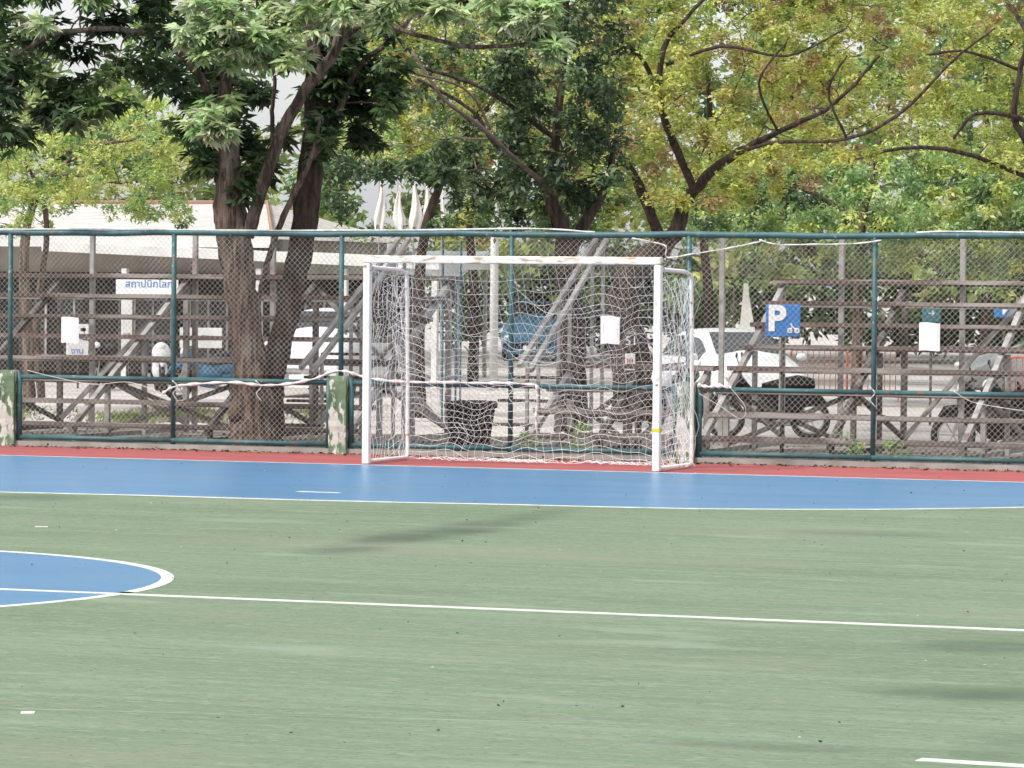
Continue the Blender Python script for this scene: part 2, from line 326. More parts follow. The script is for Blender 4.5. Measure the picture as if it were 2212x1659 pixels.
# ------------------------------------------------------------------ goal
ge=empty('futsal_goal',(0,0,0),label='white rusty steel football goal with sagging white net',category='goal')
gw=1.535; gh=2.06; gd=1.05
xl=-gw-.02; xr=gw-.02
def rbar(name,p,q,w_=.075,m=goalw):
    b=B(); b.beam(p,q,w_,w_); o=b.obj(name,m,ge)
    bv=o.modifiers.new('b','BEVEL'); bv.width=.012; bv.segments=2
rbar('post',(xl,0,0.004),(xl,0,gh-.04)); rbar('post',(xr,0,0.004),(xr,0,gh-.04))
rbar('crossbar',(xl-.037,0,gh),(xr+.037,0,gh),.078,barw)
b=B(); b.box((xr,0,.41),(.080,.080,.035)); b.obj('tape',yellowp,ge)
for x in(xl,xr):
    b=B(); b.tube([(x,.04,1.98),(x,gd*.8,1.96),(x,gd-.02,1.93),(x,gd,1.86),(x+.015,gd,.9),(x+.02,gd,.06),(x+.02,gd-.03,.03),(x,.04,.03)],.021,8)
    b.obj('side_frame',goalw,ge,smooth=True)
nb=B()
def netpos(s,t):
    ed=1-(abs(2*s-1))**3
    sag=(.26+.07*math.sin(s*5+1))*math.sin(math.pi*min(1,t**.75))*ed
    y=.03+(gd-.05)*(1-(1-t)**2.2)
    pin=.12*math.sin(math.pi*t**.8)*(1-2*s)*0.5
    z=(gh-.05)*(1-t)-sag*(1-.6*t)
    nx=.018*math.sin(s*31+t*9)+.016*math.sin(t*23+s*5)+.014*math.sin(s*9+t*37); nz=.018*math.sin(s*23+t*17+1)+.013*math.sin(s*47+2.+t*5)+.018*math.sin(s*11-t*6)
    k=min(1,t*8)
    return Vector((xl+(xr-xl)*s+(nx+pin)*k, y+.04*math.sin(s*17+t*7)*k, max(.015,z+nz*k*1.2)))
NS,NT=34,25
for j in range(NT+1):
    t=j/NT; nb.tube([netpos(i/110,t) for i in range(111)],.0020,3,cap=False)
for i in range(NS+1):
    s_=i/NS; nb.tube([netpos(s_,j/60) for j in range(61)],.0020,3,cap=False)
for k in range(30):   # torn, loose strands
    s0=random.random(); t0=random.uniform(.0,.85); ln=random.uniform(.12,.5); dr=random.choice((0,1,1)); sg_=random.choice((-1,1)); sl_=random.uniform(.02,.12); P=[]
    for i in range(17):
        u=i/16; s=s0+(sg_*ln*.6*u if dr else .02*math.sin(u*6)); t=t0+(ln*.25*u if dr else ln*u)
        if not(0<=s<=1 and t<=1): break
        q=netpos(s,t); q.z=max(.02,q.z-sl_*math.sin(math.pi*u)); q.y-=.03; P.append(q)
    if len(P)>3: nb.tube(P,.0020,3,cap=False)
for side,x in((-1,xl),(1,xr)):
    def sp_(u,t):
        bul=.05*math.sin(math.pi*u)*math.sin(math.pi*t)*side
        return Vector((x+bul+.018*math.sin(u*9+t*21)+ (.05*t if side>0 else .01),.03+u*(gd-.05)+.02*math.sin(t*31),max(.02,(1.97-.03*u)*(1-t)-.09*math.sin(math.pi*u)+.02*math.sin(u*13+t*11))))
    for j in range(25): nb.tube([sp_(i/16,j/24) for i in range(17)],.0020,3,cap=False)
    for i in range(11): nb.tube([sp_(i/10,j/40) for j in range(41)],.0020,3,cap=False)
    for k in range(17 if side>0 else 7):
        x0=x+random.uniform(-.14,.09); y0=gd-random.uniform(-.04,.3); ph=random.random()*6; fr=random.uniform(.6,1.4)
        nb.tube([(x0+.045*math.sin(ph+t_*fr)+.02*random.uniform(-1,1),y0,max(.02,1.9-1.9*t_/18)) for t_ in range(19)],.0022,3,cap=False)
for k in range(30):  # slack on the ground
    s0=random.uniform(-.02,.85); ph=random.random()*6; yy=gd-random.uniform(-.03,.22)
    nb.tube([(xl+(xr-xl)*(s0+.012*i),yy+.07*math.sin(ph+i*.9),.015+.03*abs(math.sin(i+ph))) for i in range(14)],.0025,3,cap=False)
nb.obj('net',netw,ge)
# ------------------------------------------------------------------ papers, cloth, ropes on fence
for (x0,y0,x1,y1) in((133,685,170,741),(1298,683,1338,743),(1986,697,2030,758)):
    a=onY(x0,y0,FY-.045); c=onY(x1,y1,FY-.045); n=6; b=B(); vs=[]
    for i in range(n+1):
        u=i/n
        for z in(a.z,c.z): vs.append((a.x+(c.x-a.x)*u,a.y-.015*math.sin(math.pi*u)+.006*math.sin(u*9+z*20),z+.005*math.sin(u*5)))
    fr=[(2*i,2*i+1,2*i+3,2*i+2) for i in range(n)]
    b.add(vs,fr); o=b.obj('paper_notice',paper,None,(a.x,a.y,c.z),label='blank white paper notice tied to the chain link fence',category='notice',group='white notices on the fence')
    so_=o.modifiers.new('s','SOLIDIFY'); so_.thickness=.003
def pxpath(pts,Y,steps=8):
    P=[onY(x,y,Y) for x,y in pts]; out=[]
    for i in range(len(P)-1):
        p0=P[max(i-1,0)];p1=P[i];p2=P[i+1];p3=P[min(i+2,len(P)-1)]
        for k in range(steps):
            t=k/steps; out.append(.5*((2*p1)+(p2-p0)*t+(2*p0-5*p1+4*p2-p3)*t*t+(3*p1-p0-3*p2+p3)*t**3))
    out.append(P[-1]); return out
def ropeobj(name,pts,r,mat,label,cat,var=0.,Y=None,n=6):
    P=pxpath(pts,Y if Y is not None else FY-.05); rad=[r*(1+var*math.sin(i*1.3)+var*.6*math.sin(i*.47+1)) for i in range(len(P))]
    b=B(); b.tube(P,rad,n); return b.obj(name,mat,None,P[0],smooth=True,label=label,category=cat)
ropeobj('cloth_strip',[(352,850),(375,836),(420,830),(500,826),(560,832),(620,830),(680,818),(715,804),(745,802),(778,812),(830,822),(900,826),(960,826),(1040,828),(1100,828),(1160,832)],.015,cloth,'twisted white cloth strip wound along the fence middle rail','cloth strip',.4)
ropeobj('cloth_strip',[(1508,832),(1530,836),(1555,834),(1580,838)],.02,cloth,'short white cloth strip wrapped on the fence middle rail','cloth strip',.35)
ropeobj('cloth_strip',[(1160,832),(1161,870),(1158,900),(1160,935)],.015,cloth,'white cloth strip hanging down from the fence rail','cloth strip',.3,FY-.06)
ropeobj('cloth_strip',[(960,826),(963,848)],.012,cloth,'short white cloth tail hanging from the fence rail','cloth strip',.1,FY-.06)
for (x,y) in((1104,838),(380,832),(560,832),(1886,845)):
    ropeobj('cloth_strip',[(x-8,y-10),(x+4,y+4),(x-6,y+18),(x+5,y+34)],.005,cloth,'knotted end of white cloth tied around a fence tube','cloth strip',.4,FY-.065)
ropeobj('white_rope',[(1366,515),(1405,522),(1438,532),(1442,556),(1500,548),(1580,535),(1655,519)],.007,cloth,'slack white rope looping under the fence top rail','rope',.4)
ropeobj('white_rope',[(1640,518),(1680,528),(1760,528),(1850,526),(1905,519)],.007,cloth,'white rope sagging from the fence top rail','rope',.4)
ropeobj('white_rope',[(-20,496),(200,495),(500,498),(900,497),(1150,494),(1285,502)],.010,cloth,'white rope lying along the fence top rail','rope',.2,FY-.01)
ropeobj('white_rope',[(1980,503),(2050,500),(2230,503)],.010,cloth,'white rope lying along the fence top rail','rope',.2,FY-.01)
ropeobj('white_rope',[(60,800),(120,815),(200,830),(280,826),(350,850)],.0035,cloth,'thin white rope drooping along the lower fence','rope',.1,FY-.06)
ropeobj('white_rope',[(1510,850),(1560,880),(1600,905),(1610,880),(1580,840)],.0035,cloth,'thin white rope curled on the lower fence mesh','rope',.1,FY-.06)
ropeobj('white_rope',[(2060,845),(2100,868),(2160,880),(2230,890)],.0035,cloth,'thin white rope drooping on the fence mesh','rope',.1,FY-.06)
# ------------------------------------------------------------------ bleachers
def bleacher(pxa,pxb,rows,label,tall=(),Y0=3.35,run=.42,za=.2,dz=.239):
    YB=Y0+run*(rows-1)
    xa=Xat(pxa,Y0); xb=Xat(pxb,Y0); e=empty('bleacher',((xa+xb)/2,Y0,0),label=label,category='bleacher',group='rusty bleachers behind the fence'); o_=e.location.copy()
    for i in range(rows):
        z=za+i*dz; y=Y0+i*run
        b=B(); L_=xb-xa; seg=3
        for dy in (-.055,.055):
            for k in range(seg): b.box((xa+L_*(k+.5)/seg,y+dy,z+random.uniform(-.012,.012)),(L_/seg-.002,.10,.05),rz=random.uniform(-.002,.002))
        b.box(((xa+xb)/2,y,z-.012),(L_-.1,.24,.012))
        b.obj('seat',plank,e,o_)
        if i<rows-1 and i%3==0:
            b=B(); b.box(((xa+xb)/2,y+run*.5,z-.03),(L_,.12,.03)); b.obj('foot_board',steel,e,o_)
    nf=max(2,int(round((xb-xa)/1.6)))
    zt=za+dz*(rows-1)
    for k in range(nf+1):
        x=xa+.1+(xb-xa-.2)*k/nf
        b=B(); b.beam((x,Y0-.1,za-.06),(x,YB+.05,zt-.04),.06,.07)
        b.beam((x,Y0+run*2,.01),(x,Y0+run*2,za+dz*2-.06),.055,.055); b.beam((x,YB,.01),(x,YB,zt-.05),.06,.06)
        b.beam((x,Y0,.01),(x,Y0,za-.04),.05,.05); b.beam((x,Y0+.1,.05),(x,YB,.05),.05,.05)
        if rows>5: b.beam((x+.06,Y0+run*4,.01),(x+.06,Y0+run*4,za+dz*4-.05),.05,.05); b.beam((x+.03,YB,.1),(x+.03,Y0+run*2,za+dz*2),.04,.05)
        b.obj('support_frame',steeld if k%2 else steel,e,o_)
        if k<nf:
            x2=xa+.1+(xb-xa-.2)*(k+1)/nf; b=B()
            yy=YB-.05 if k%2 else Y0+run*2
            zz=zt-.1 if k%2 else za+dz*2
            b.beam((x,yy,.1),(x2,yy,zz),.05,.05)
            if k%3!=1: b.beam((x,yy+.05,zz),(x2,yy+.05,.1),.04,.05)
            b.obj('cross_brace',steel if k%2 else steeld,e,o_)
    for px in tall:
        x=Xat(px,YB+.1,600); b=B(); b.beam((x,YB+.1,.01),(x,YB+.1,2.38),.055,.055); b.obj('back_post',steel,e,o_)
    return e
bleacher(-420,775,8,'rusty tiered bleacher with brown planks on grey steel legs',tall=(-120,200,422,590))
bleacher(1500,2700,8,'rusty tiered bleacher with brown planks beside parked cars',tall=(1560,1818,2080,2350))
bleacher(1130,1470,4,'low rusty bleacher with four planks behind the goal net',tall=())
for (p,q,lab) in (((650,795),(862,516),'grey steel stair rails rising beside the bleacher'),((1122,790),(1288,516),'grey steel stair rails rising behind the goal')):
    e=None
    for k,off in enumerate((0,.13)):
        A=onY(p[0],p[1],3.7); E=onY(q[0],q[1],6.4); A.x+=off; E.x+=off; A.z-=off*.4
        if k==0:
            o_=(A.x,A.y,0); e=empty('stair_railing',o_,label=lab,category='stair')
        b=B(); b.beam(A,E,.05,.05)
        for t in(.1,.5,.95):
            m=A.lerp(E,t); b.beam((m.x,m.y,.0),(m.x,m.y,m.z-.02),.035,.035)
        b.obj('handrail',steel,e,o_)
    for t in np.linspace(.1,.95,6):
        m=A.lerp(E,t); b=B(); b.box((m.x-.3,m.y,max(.1,m.z-.75)),(.6,.2,.03)); b.obj('step',steeld,e,o_)
# ------------------------------------------------------------------ bin
p=onY(1012,978,2.45); e=empty('trash_bin',(p.x,p.y,0),label='black plastic trash bin with ribbed sides behind the fence',category='trash bin')
b=B(); vs=[]
lev=[(.0,.175),(.03,.19),(.3,.215),(.5,.235),(.505,.255),(.56,.258),(.575,.24),(.585,.12)]
n=32
for z,r in lev:
    for j in range(n):
        a=2*math.pi*j/n; k=(abs(math.cos(a))**6+abs(math.sin(a))**6)**(-1/6); rr=r*k*(1-.015*(j%2)); vs.append((rr*math.cos(a)+z*.05,rr*math.sin(a)*.8,z+.0))
fs=[(i*n+j,i*n+(j+1)%n,(i+1)*n+(j+1)%n,(i+1)*n+j) for i in range(len(lev)-1) for j in range(n)]+[tuple(range(n-1,-1,-1)),tuple((len(lev)-1)*n+j for j in range(n))]
b.add(vs,fs); b.obj('body',bin_m,e)
b=B(); b.tube([(-.2,-.20,.53),(0,-.215,.54),(.25,-.20,.53)],.015,6); b.obj('rim',bin_m,e)
# ------------------------------------------------------------------ foliage machinery
def leaf_obj(name,clumps,parent,origin,ll,lw,rosette=0,flat=.5,droop=.0,sq=(1,1,.8)):
    P=[];Cc=[];AX=[]
    for (pos,r,n,col) in clumps:
        n=int(n)
        u=rng.normal(size=(n,3)); u/=np.linalg.norm(u,axis=1)[:,None]; rad=rng.random(n)**.45
        pts=np.array(pos)+u*rad[:,None]*r*np.array(sq)
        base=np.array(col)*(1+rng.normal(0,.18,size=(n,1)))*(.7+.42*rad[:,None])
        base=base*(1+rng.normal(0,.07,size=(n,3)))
        if rosette:
            k=rosette; ang=rng.random(n)[:,None]*6.28+np.arange(k)[None]*6.283/k+rng.normal(0,.2,(n,k))
            tilt=rng.normal(0,.35,(n,2))
            ax=np.stack([np.cos(ang),np.sin(ang),-.25-droop+rng.normal(0,.22,(n,k))+np.cos(ang)*tilt[:,:1]+np.sin(ang)*tilt[:,1:]],-1)
            ax+=u[:,None,:]*.35
            P.append(np.repeat(pts,k,0)); AX.append(ax.reshape(-1,3)); Cc.append(np.repeat(base,k,0)*(1+rng.normal(0,.1,size=(n*k,1))))
        else:
            ax=rng.normal(size=(n,3)); ax[:,2]=ax[:,2]*flat-droop; P.append(pts); AX.append(ax); Cc.append(base)
    P=np.concatenate(P);AX=np.concatenate(AX);Cc=np.clip(np.concatenate(Cc),.004,.66); n=len(P)
    AX/=np.linalg.norm(AX,axis=1)[:,None]
    upv=rng.normal(size=(n,3))*.45+np.array([0,-.25,1.]); SD=np.cross(AX,upv); SD/=np.linalg.norm(SD,axis=1)[:,None]+1e-9
    NR=np.cross(SD,AX)
    L_=(ll*rng.uniform(.65,1.2,n))[:,None]; W_=L_*lw/ll
    v0=P; v1=P+AX*L_*.45+SD*W_*.5+NR*W_*.12; v2=P+AX*L_+NR*(-.12)*L_; v3=P+AX*L_*.45-SD*W_*.5+NR*W_*.12
    V=np.stack([v0,v1,v2,v3],1).reshape(-1,3)-np.array(origin)
    me=bpy.data.meshes.new(name); me.vertices.add(4*n); me.vertices.foreach_set('co',V.astype(np.float32).ravel())
    me.loops.add(4*n); me.loops.foreach_set('vertex_index',np.arange(4*n,dtype=np.int32))
    me.polygons.add(n); me.polygons.foreach_set('loop_start',np.arange(0,4*n,4,dtype=np.int32)); me.polygons.foreach_set('loop_total',np.full(n,4,dtype=np.int32))
    me.update(calc_edges=True); me.materials.append(LEAF)
    at_=me.attributes.new('tint','FLOAT_COLOR','POINT'); cc=np.ones((4*n,4),np.float32); cc[:,:3]=np.repeat(Cc,4,0); at_.data.foreach_set('color',cc.ravel())
    o=bpy.data.objects.new(name,me); COL.objects.link(o)
    if parent: o.parent=parent
    else: o.location=origin
    return o
def pick(pal):
    a=random.choice(pal); k=random.uniform(.78,1.22); return tuple(x*k for x in a)
def region(poly,deps,count,rr,dens,pal,holes=()):
    xs=[p[0] for p in poly]; ys=[p[1] for p in poly]; out=[]
    def inside(x,y):
        c=False; j=len(poly)-1
        for i in range(len(poly)):
            xi,yi=poly[i]; xj,yj=poly[j]
            if (yi>y)!=(yj>y) and x<(xj-xi)*(y-yi)/(yj-yi)+xi: c=not c
            j=i
        return c
    g=0
    while len(out)<count and g<count*40:
        g+=1
        x=random.uniform(min(xs),max(xs)); y=random.uniform(min(ys),max(ys))
        if not inside(x,y): continue
        if any(((x-h[0])/h[2])**2+((y-h[1])/h[3])**2<1 for h in holes): continue
        dp=random.uniform(*deps); r=random.uniform(*rr)*dp/F
        out.append((tuple(at(x,y,dp)),r,dens*random.uniform(.7,1.3),pick(pal)))
    return out
def ppath(pts,steps=5,jit=.0):
    P=[at(x,y,dp) for x,y,dp,h in pts]; R=[h*dp/F for x,y,dp,h in pts]; out=[];ro=[]
    for i in range(len(P)-1):
        p0=P[max(i-1,0)];p1=P[i];p2=P[i+1];p3=P[min(i+2,len(P)-1)]
        for k in range(steps):
            t=k/steps; q=.5*((2*p1)+(p2-p0)*t+(2*p0-5*p1+4*p2-p3)*t*t+(3*p1-p0-3*p2+p3)*t**3)
            out.append(q+Vector((random.uniform(-1,1),random.uniform(-1,1),random.uniform(-1,1)))*jit); ro.append((R[i]+(R[i+1]-R[i])*t)*random.uniform(.96,1.04))
    out.append(P[-1]); ro.append(R[-1]); return out,ro
def grow(b,skel,clumps,frac,r0,mi=1,n=5):
    for cl in clumps:
        if random.random()>frac: continue
        c=Vector(cl[0]); q=min(skel,key=lambda s:(s-c).length+ (0.6*max(0,s.z-c.z)))
        Ld=(q-c).length
        if Ld<.05 or Ld>4.5: continue
        mid=q.lerp(c,.5)+Vector((random.uniform(-1,1),random.uniform(-1,1),random.uniform(-.3,1)))*Ld*.16
        pts=[];N_=8
        for i in range(N_+1):
            t=i/N_; pts.append(q*(1-t)**2+mid*2*t*(1-t)+c*t*t+Vector((random.uniform(-1,1),random.uniform(-1,1),random.uniform(-1,1)))*Ld*.022)
        rr=min(r0,.005+.011*Ld); b.tube(pts,[rr*(1-.75*i/N_) for i in range(N_+1)],n,mi,cap=False)
        skel+=pts[2:]
def tree(label,paths,clumps,ll,lw,group=None,rosette=0,frac=.35,tw=.02,mats=(bark,twig),droop=0.,flat=.5,dark_from=99,twpaths=99):
    base=at(paths[0][0][0],paths[0][0][1],paths[0][0][2]); o_=(base.x,base.y,base.z)
    pr=dict(label=label,category='tree')
    if group: pr['group']=group
    e=empty('tree',o_,**pr)
    b=B(); skel=[]
    for i,pth in enumerate(paths):
        P,R=ppath(pth,7,.006 if i else .010); b.tube(P,R,18 if R[0]>.05 else 7,2 if i==dark_from else (1 if i>=twpaths else 0),lump=.10 if R[0]>.06 else 0); skel+=P
    skel=[s for s in skel if s.z>1.6] or skel
    grow(b,skel,clumps,frac,tw)
    b.obj('trunk',[mats[0],mats[1],barkd],e,o_,smooth=True)
    leaf_obj('crown',clumps,e,o_,ll,lw,rosette,flat,droop)
    return e
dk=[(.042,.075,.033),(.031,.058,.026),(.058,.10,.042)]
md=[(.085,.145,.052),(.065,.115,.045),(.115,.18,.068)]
lt_sunlit=[(.42,.54,.26),(.35,.49,.21),(.50,.62,.34)]  # pale greens: sunlight on leaf clusters put into the leaf colour
ol=[(.48,.49,.11),(.42,.45,.10),(.55,.53,.16),(.31,.37,.095),(.40,.28,.13),(.27,.34,.085),(.45,.51,.13),(.50,.54,.15)]
yg=[(.47,.55,.14),(.40,.50,.12),(.54,.59,.19)]
bg_=[(.26,.39,.14),(.20,.33,.115),(.35,.48,.18)]
N1=dY(545,2.85)
paths=[[(545,1010,N1,58),(546,930,N1,50),(545,860,N1,43),(538,780,N1,36),(528,680,N1,32),(516,590,N1,34),(503,500,N1,37),(495,400,N1,30),(492,300,N1+.1,24),(482,210,N1+.2,15),(500,120,N1+.3,8),(520,40,N1+.3,5)],
 [(578,1010,N1+.05,42),(576,930,N1+.05,36),(582,850,N1+.1,30),(596,780,N1+.15,25),(616,700,N1+.2,24),(637,600,N1+.3,25),(655,500,N1+.4,27),(668,400,N1+.5,26),(680,280,N1+.5,25),(686,150,N1+.4,24),(690,0,N1+.3,22),(700,-200,N1+.2,16),(720,-420,N1,8)],
 [(535,510,N1-.1,14),(562,420,N1-.2,13),(600,310,N1-.3,12),(655,200,N1-.4,12),(715,125,N1-.5,11),(742,40,N1-.5,9),(755,-80,N1-.6,6),(790,-250,N1-.6,4)],
 [(560,640,N1,6),(585,540,N1,7),(625,440,N1-.1,7),(672,340,N1-.2,5),(690,260,N1-.2,4)],
 [(655,200,N1-.3,7),(740,90,N1-.4,7),(800,50,N1-.6,6),(900,75,N1-.8,5),(1010,100,N1-1,5),(1130,95,N1-1,4),(1190,70,N1-1,2)],
 [(590,330,N1-.1,5),(588,240,N1-.1,5),(592,160,N1-.2,4),(560,40,N1-.3,3)],
 [(672,340,N1,9),(720,270,N1+.1,8),(770,150,N1+.2,7),(840,90,N1+.3,6),(900,20,N1+.3,4),(960,-100,N1+.3,3)],
 [(495,320,N1,10),(440,180,N1-.2,9),(365,95,N1-.3,7),(300,70,N1-.4,6),(220,62,N1-.4,6),(110,76,N1-.5,6),(40,120,N1-.5,4)],
 [(690,130,N1,9),(660,60,N1,8),(600,-20,N1,6),(540,-150,N1,4)],
 [(690,60,N1+.3,8),(800,-60,N1,7),(950,-120,N1,5),(1150,-100,N1-.5,4)]]
cl=[]
holeN=[(620,215,45,80),(640,330,34,50)]
cl+=region([(-60,-150),(380,-150),(400,120),(360,215),(200,235),(150,270),(90,340),(-60,350)],(N1-1,N1+1.2),112,(28,50),13,dk+dk+md,[(130,15,70,34),(150,150,40,25),(250,100,40,20)])
cl+=region([(370,120),(720,110),(720,330),(600,350),(560,420),(470,420),(400,330),(350,260)],(N1-.3,N1+1.3),56,(24,42),11,dk+md+md,holeN)
cl+=region([(690,60),(860,30),(870,230),(800,300),(720,320)],(N1,N1+1.4),34,(24,42),12,dk+md)
cl+=region([(360,-150),(1240,-150),(1200,-10),(700,20),(400,30)],(N1+.4,N1+1.4),50,(28,50),11,md+dk+lt_sunlit)
sunlit_clumps=[]  # front clusters of the near tree, tinted pale as if sunlit
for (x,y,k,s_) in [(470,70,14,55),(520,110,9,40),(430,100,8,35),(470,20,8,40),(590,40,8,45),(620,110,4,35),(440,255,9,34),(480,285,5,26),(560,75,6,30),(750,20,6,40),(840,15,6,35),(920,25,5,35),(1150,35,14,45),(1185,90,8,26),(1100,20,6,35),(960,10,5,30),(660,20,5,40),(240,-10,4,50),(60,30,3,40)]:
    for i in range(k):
        dp=N1-1.1+random.uniform(-.3,.3); sunlit_clumps.append((tuple(at(x+random.gauss(0,s_*.7),y+random.gauss(0,s_*.45),dp)),random.uniform(16,26)*dp/F,9,pick(lt_sunlit)))
cl+=sunlit_clumps
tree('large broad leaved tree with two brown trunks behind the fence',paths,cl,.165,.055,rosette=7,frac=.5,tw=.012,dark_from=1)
q=48.
paths=[[(1232,930,q,36),(1235,760,q,30),(1225,600,q,24),(1215,500,q,18),(1190,420,q,13),(1200,300,q,10),(1215,150,q,8),(1230,-100,q,5)],
 [(1225,560,q,14),(1270,470,q,12),(1310,400,q,8),(1330,300,q,5)],[(1200,300,q,6),(1060,200,q,5),(960,160,q,4),(850,130,q,3)],[(1200,330,q,6),(1080,320,q-.3,5),(1020,240,q-.4,4),(900,170,q-.5,3)],
 [(1200,420,q,6),(1110,340,q-1.5,5),(1040,275,q-1.8,5),(960,215,q-2,4),(890,110,q-2,3)],[(1060,280,q-1.8,3),(1000,190,q-2,3),(850,150,q-2.2,2)]]
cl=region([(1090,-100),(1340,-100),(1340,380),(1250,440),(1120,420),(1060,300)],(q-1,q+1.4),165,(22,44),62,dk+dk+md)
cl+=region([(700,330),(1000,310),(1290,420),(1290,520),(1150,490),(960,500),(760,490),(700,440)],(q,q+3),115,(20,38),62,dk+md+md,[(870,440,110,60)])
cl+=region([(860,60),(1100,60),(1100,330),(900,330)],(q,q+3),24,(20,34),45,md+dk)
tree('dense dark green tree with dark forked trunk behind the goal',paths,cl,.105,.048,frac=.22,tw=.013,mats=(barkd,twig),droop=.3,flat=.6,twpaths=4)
q=56.
paths=[[(1372,905,q,48),(1365,800,q,42),(1350,700,q,38),(1360,600,q,34),(1420,540,q,22),(1460,500,q,17),(1480,440,q,14),(1510,400,q,11),(1570,345,q-.8,9),(1680,285,q-1.4,6),(1800,225,q-2,4),(1900,120,q-2.2,3)],
 [(1430,530,q,13),(1405,460,q-.5,11),(1370,380,q-1,10),(1335,330,q-1.4,8),(1310,260,q-1.4,4)],
 [(1500,410,q-.2,9),(1465,330,q-.9,9),(1430,240,q-1.3,8),(1425,170,q-1.4,7),(1440,90,q-1.5,6),(1500,20,q-1.5,4),(1600,-90,q,3)],
 [(1430,230,q,6),(1380,120,q-1.6,5),(1250,30,q-1.9,4),(1200,0,q-2,3)],
 [(1570,345,q-.8,5),(1660,310,q-1.4,4),(1830,300,q-2.2,4),(1950,240,q-2.4,4),(2060,130,q-2.5,3),(2150,60,q-2.5,2)],
 [(1440,140,q-1.4,4),(1560,100,q-2,4),(1700,120,q-2.2,3),(1830,60,q-2.2,2)],
 [(1830,300,q-2.2,3),(1790,200,q-2.4,3),(1830,120,q-2.4,2)],[(1380,120,q-1.6,3),(1300,90,q-2.1,3),(1220,110,q-2.3,2)],[(1680,285,q-1.4,3),(1640,180,q-2.2,3),(1700,90,q-2.3,2)]]
cl=region([(1230,-120),(2000,-120),(2000,240),(1900,340),(1700,420),(1500,450),(1400,430),(1280,360)],(q-2.0,q+2.5),450,(17,38),105,ol,[(1450,330,35,45),(1410,450,40,22)])
tree('olive and yellow leaved tree with dark forked trunk',paths,cl,.085,.046,frac=.25,tw=.011,mats=(barkd,twigd),group='olive leaved trees')
q=60.
paths=[[(905,900,q,15),(905,700,q,12),(915,520,q,10),(950,400,q,9),(1000,300,q,8),(1040,200,q,6),(1000,50,q,4)],
 [(950,400,q,6),(880,300,q,5),(850,200,q,4)],[(1000,300,q,5),(1080,200,q,5),(1150,120,q,3)]]
cl=region([(780,-80),(1180,-80),(1180,300),(1130,400),(980,400),(880,350),(700,380),(720,280),(840,250)],(q-2,q+2),290,(18,40),105,ol+bg_)
tree('thin olive leaved tree among the taller trees',paths,cl,.085,.046,frac=.25,tw=.012,mats=(barkd,twig),group='olive leaved trees')
q=62.
paths=[[(2420,900,q,30),(2400,700,q,26),(2340,500,q,20),(2260,400,q-1.5,14),(2215,300,q-2,8),(2190,250,q-2,7),(2205,150,q-2,6),(2212,60,q-2,5),(2120,-60,q,3)],
 [(2260,400,q-1.5,6),(2080,330,q-2,5),(1950,320,q-2,4),(1830,350,q-2,3)],[(2215,260,q-2,6),(2160,245,q-2.2,5),(2100,250,q-2.2,4),(2060,300,q-2.2,3)],[(2200,150,q-2,4),(2080,110,q-2.2,3),(1960,120,q-2.2,3),(1850,60,q-2.2,2)]]
cl=region([(1900,-120),(2500,-120),(2500,500),(2100,360),(1960,300)],(q-2,q+2),340,(17,38),95,ol+yg+yg)
tree('yellow green tree with crooked branches beside the bleacher',paths,cl,.09,.046,frac=.28,tw=.011,mats=(barkd,twig),group='olive leaved trees')
q=72.
paths=[[(1850,880,q,12),(1852,700,q,11),(1860,500,q,9),(1880,400,q,7),(1900,300,q,4)],[(1860,480,q,6),(1720,400,q,5),(1600,370,q,3)]]
cl=region([(1480,360),(1600,330),(2300,300),(2400,560),(2100,640),(1980,590),(1800,570),(1560,520),(1470,500)],(q-2.5,q+2.5),380,(18,38),95,bg_+bg_+md+yg)
tree('light green feathery tree behind the parking yard',paths,cl,.13,.055,frac=.12,tw=.012,mats=(bark,twig),droop=.5)
q=66.
paths=[[(62,905,q,14),(60,750,q,12),(52,600,q,11),(62,470,q,9),(110,380,q,5),(200,320,q,4),(300,300,q,3)],[(90,860,q+.3,9),(80,700,q+.3,8),(100,520,q+.3,6),(90,420,q,5),(40,330,q,3)],
 [(110,380,q,3),(170,380,q,3),(270,395,q,3),(360,380,q-.2,2)],[(200,320,q,3),(190,240,q,3),(180,160,q,2)]]
cl=region([(-80,350),(60,310),(180,230),(370,220),(420,290),(380,380),(400,480),(330,470),(220,430),(80,440),(-80,450)],(q-2,q+2),210,(15,34),80,yg+yg+bg_)
cl+=region([(-80,400),(140,400),(150,470),(60,500),(-80,500)],(q-2,q+1),30,(14,26),65,yg+bg_)
cl+=region([(140,410),(420,420),(410,490),(330,480),(150,450)],(q-2,q+1),22,(12,22),55,yg+bg_)
tree('slender tree with bright yellow green feathery leaves',paths,cl,.09,.038,frac=.35,tw=.010,mats=(bark,twig),droop=.2)
for (x0,x1,lab,pal) in((740,1300,'leafy olive green tree in the second row of trees',bg_+ol+md),(1250,1800,'leafy yellow green tree in the second row of trees',ol+yg+bg_),(1750,2500,'leafy green tree in the second row of trees',bg_+yg+md)):
    q=86.; xm=(x0+x1)/2
    paths=[[(xm,840,q,12),(xm+5,650,q,10),(xm-5,480,q,8),(xm+10,300,q,6),(xm,100,q,4)]]
    cl=region([(x0,-200),(x1,-200),(x1+60,250),(x1,520),(x0,520),(x0-60,250)],(q-3,q+3),225,(24,46),72,pal,[(870,430,120,70)])
    tree(lab,paths,cl,.17,.085,frac=.05,tw=.012,mats=(barkd,twig),group='second row of trees')
far=[(.26,.36,.13),(.34,.43,.15),(.19,.29,.10),(.38,.42,.16),(.14,.21,.08)]
cl=region([(-900,-260),(3100,-260),(3100,640),(960,650),(960,560),(560,520),(560,470),(-900,450)],(98,125),1050,(38,72),90,far,[(622,215,60,95),(640,320,42,60),(130,20,130,60),(230,130,50,40),(400,240,25,30),(240,100,70,40),(340,190,50,40)])
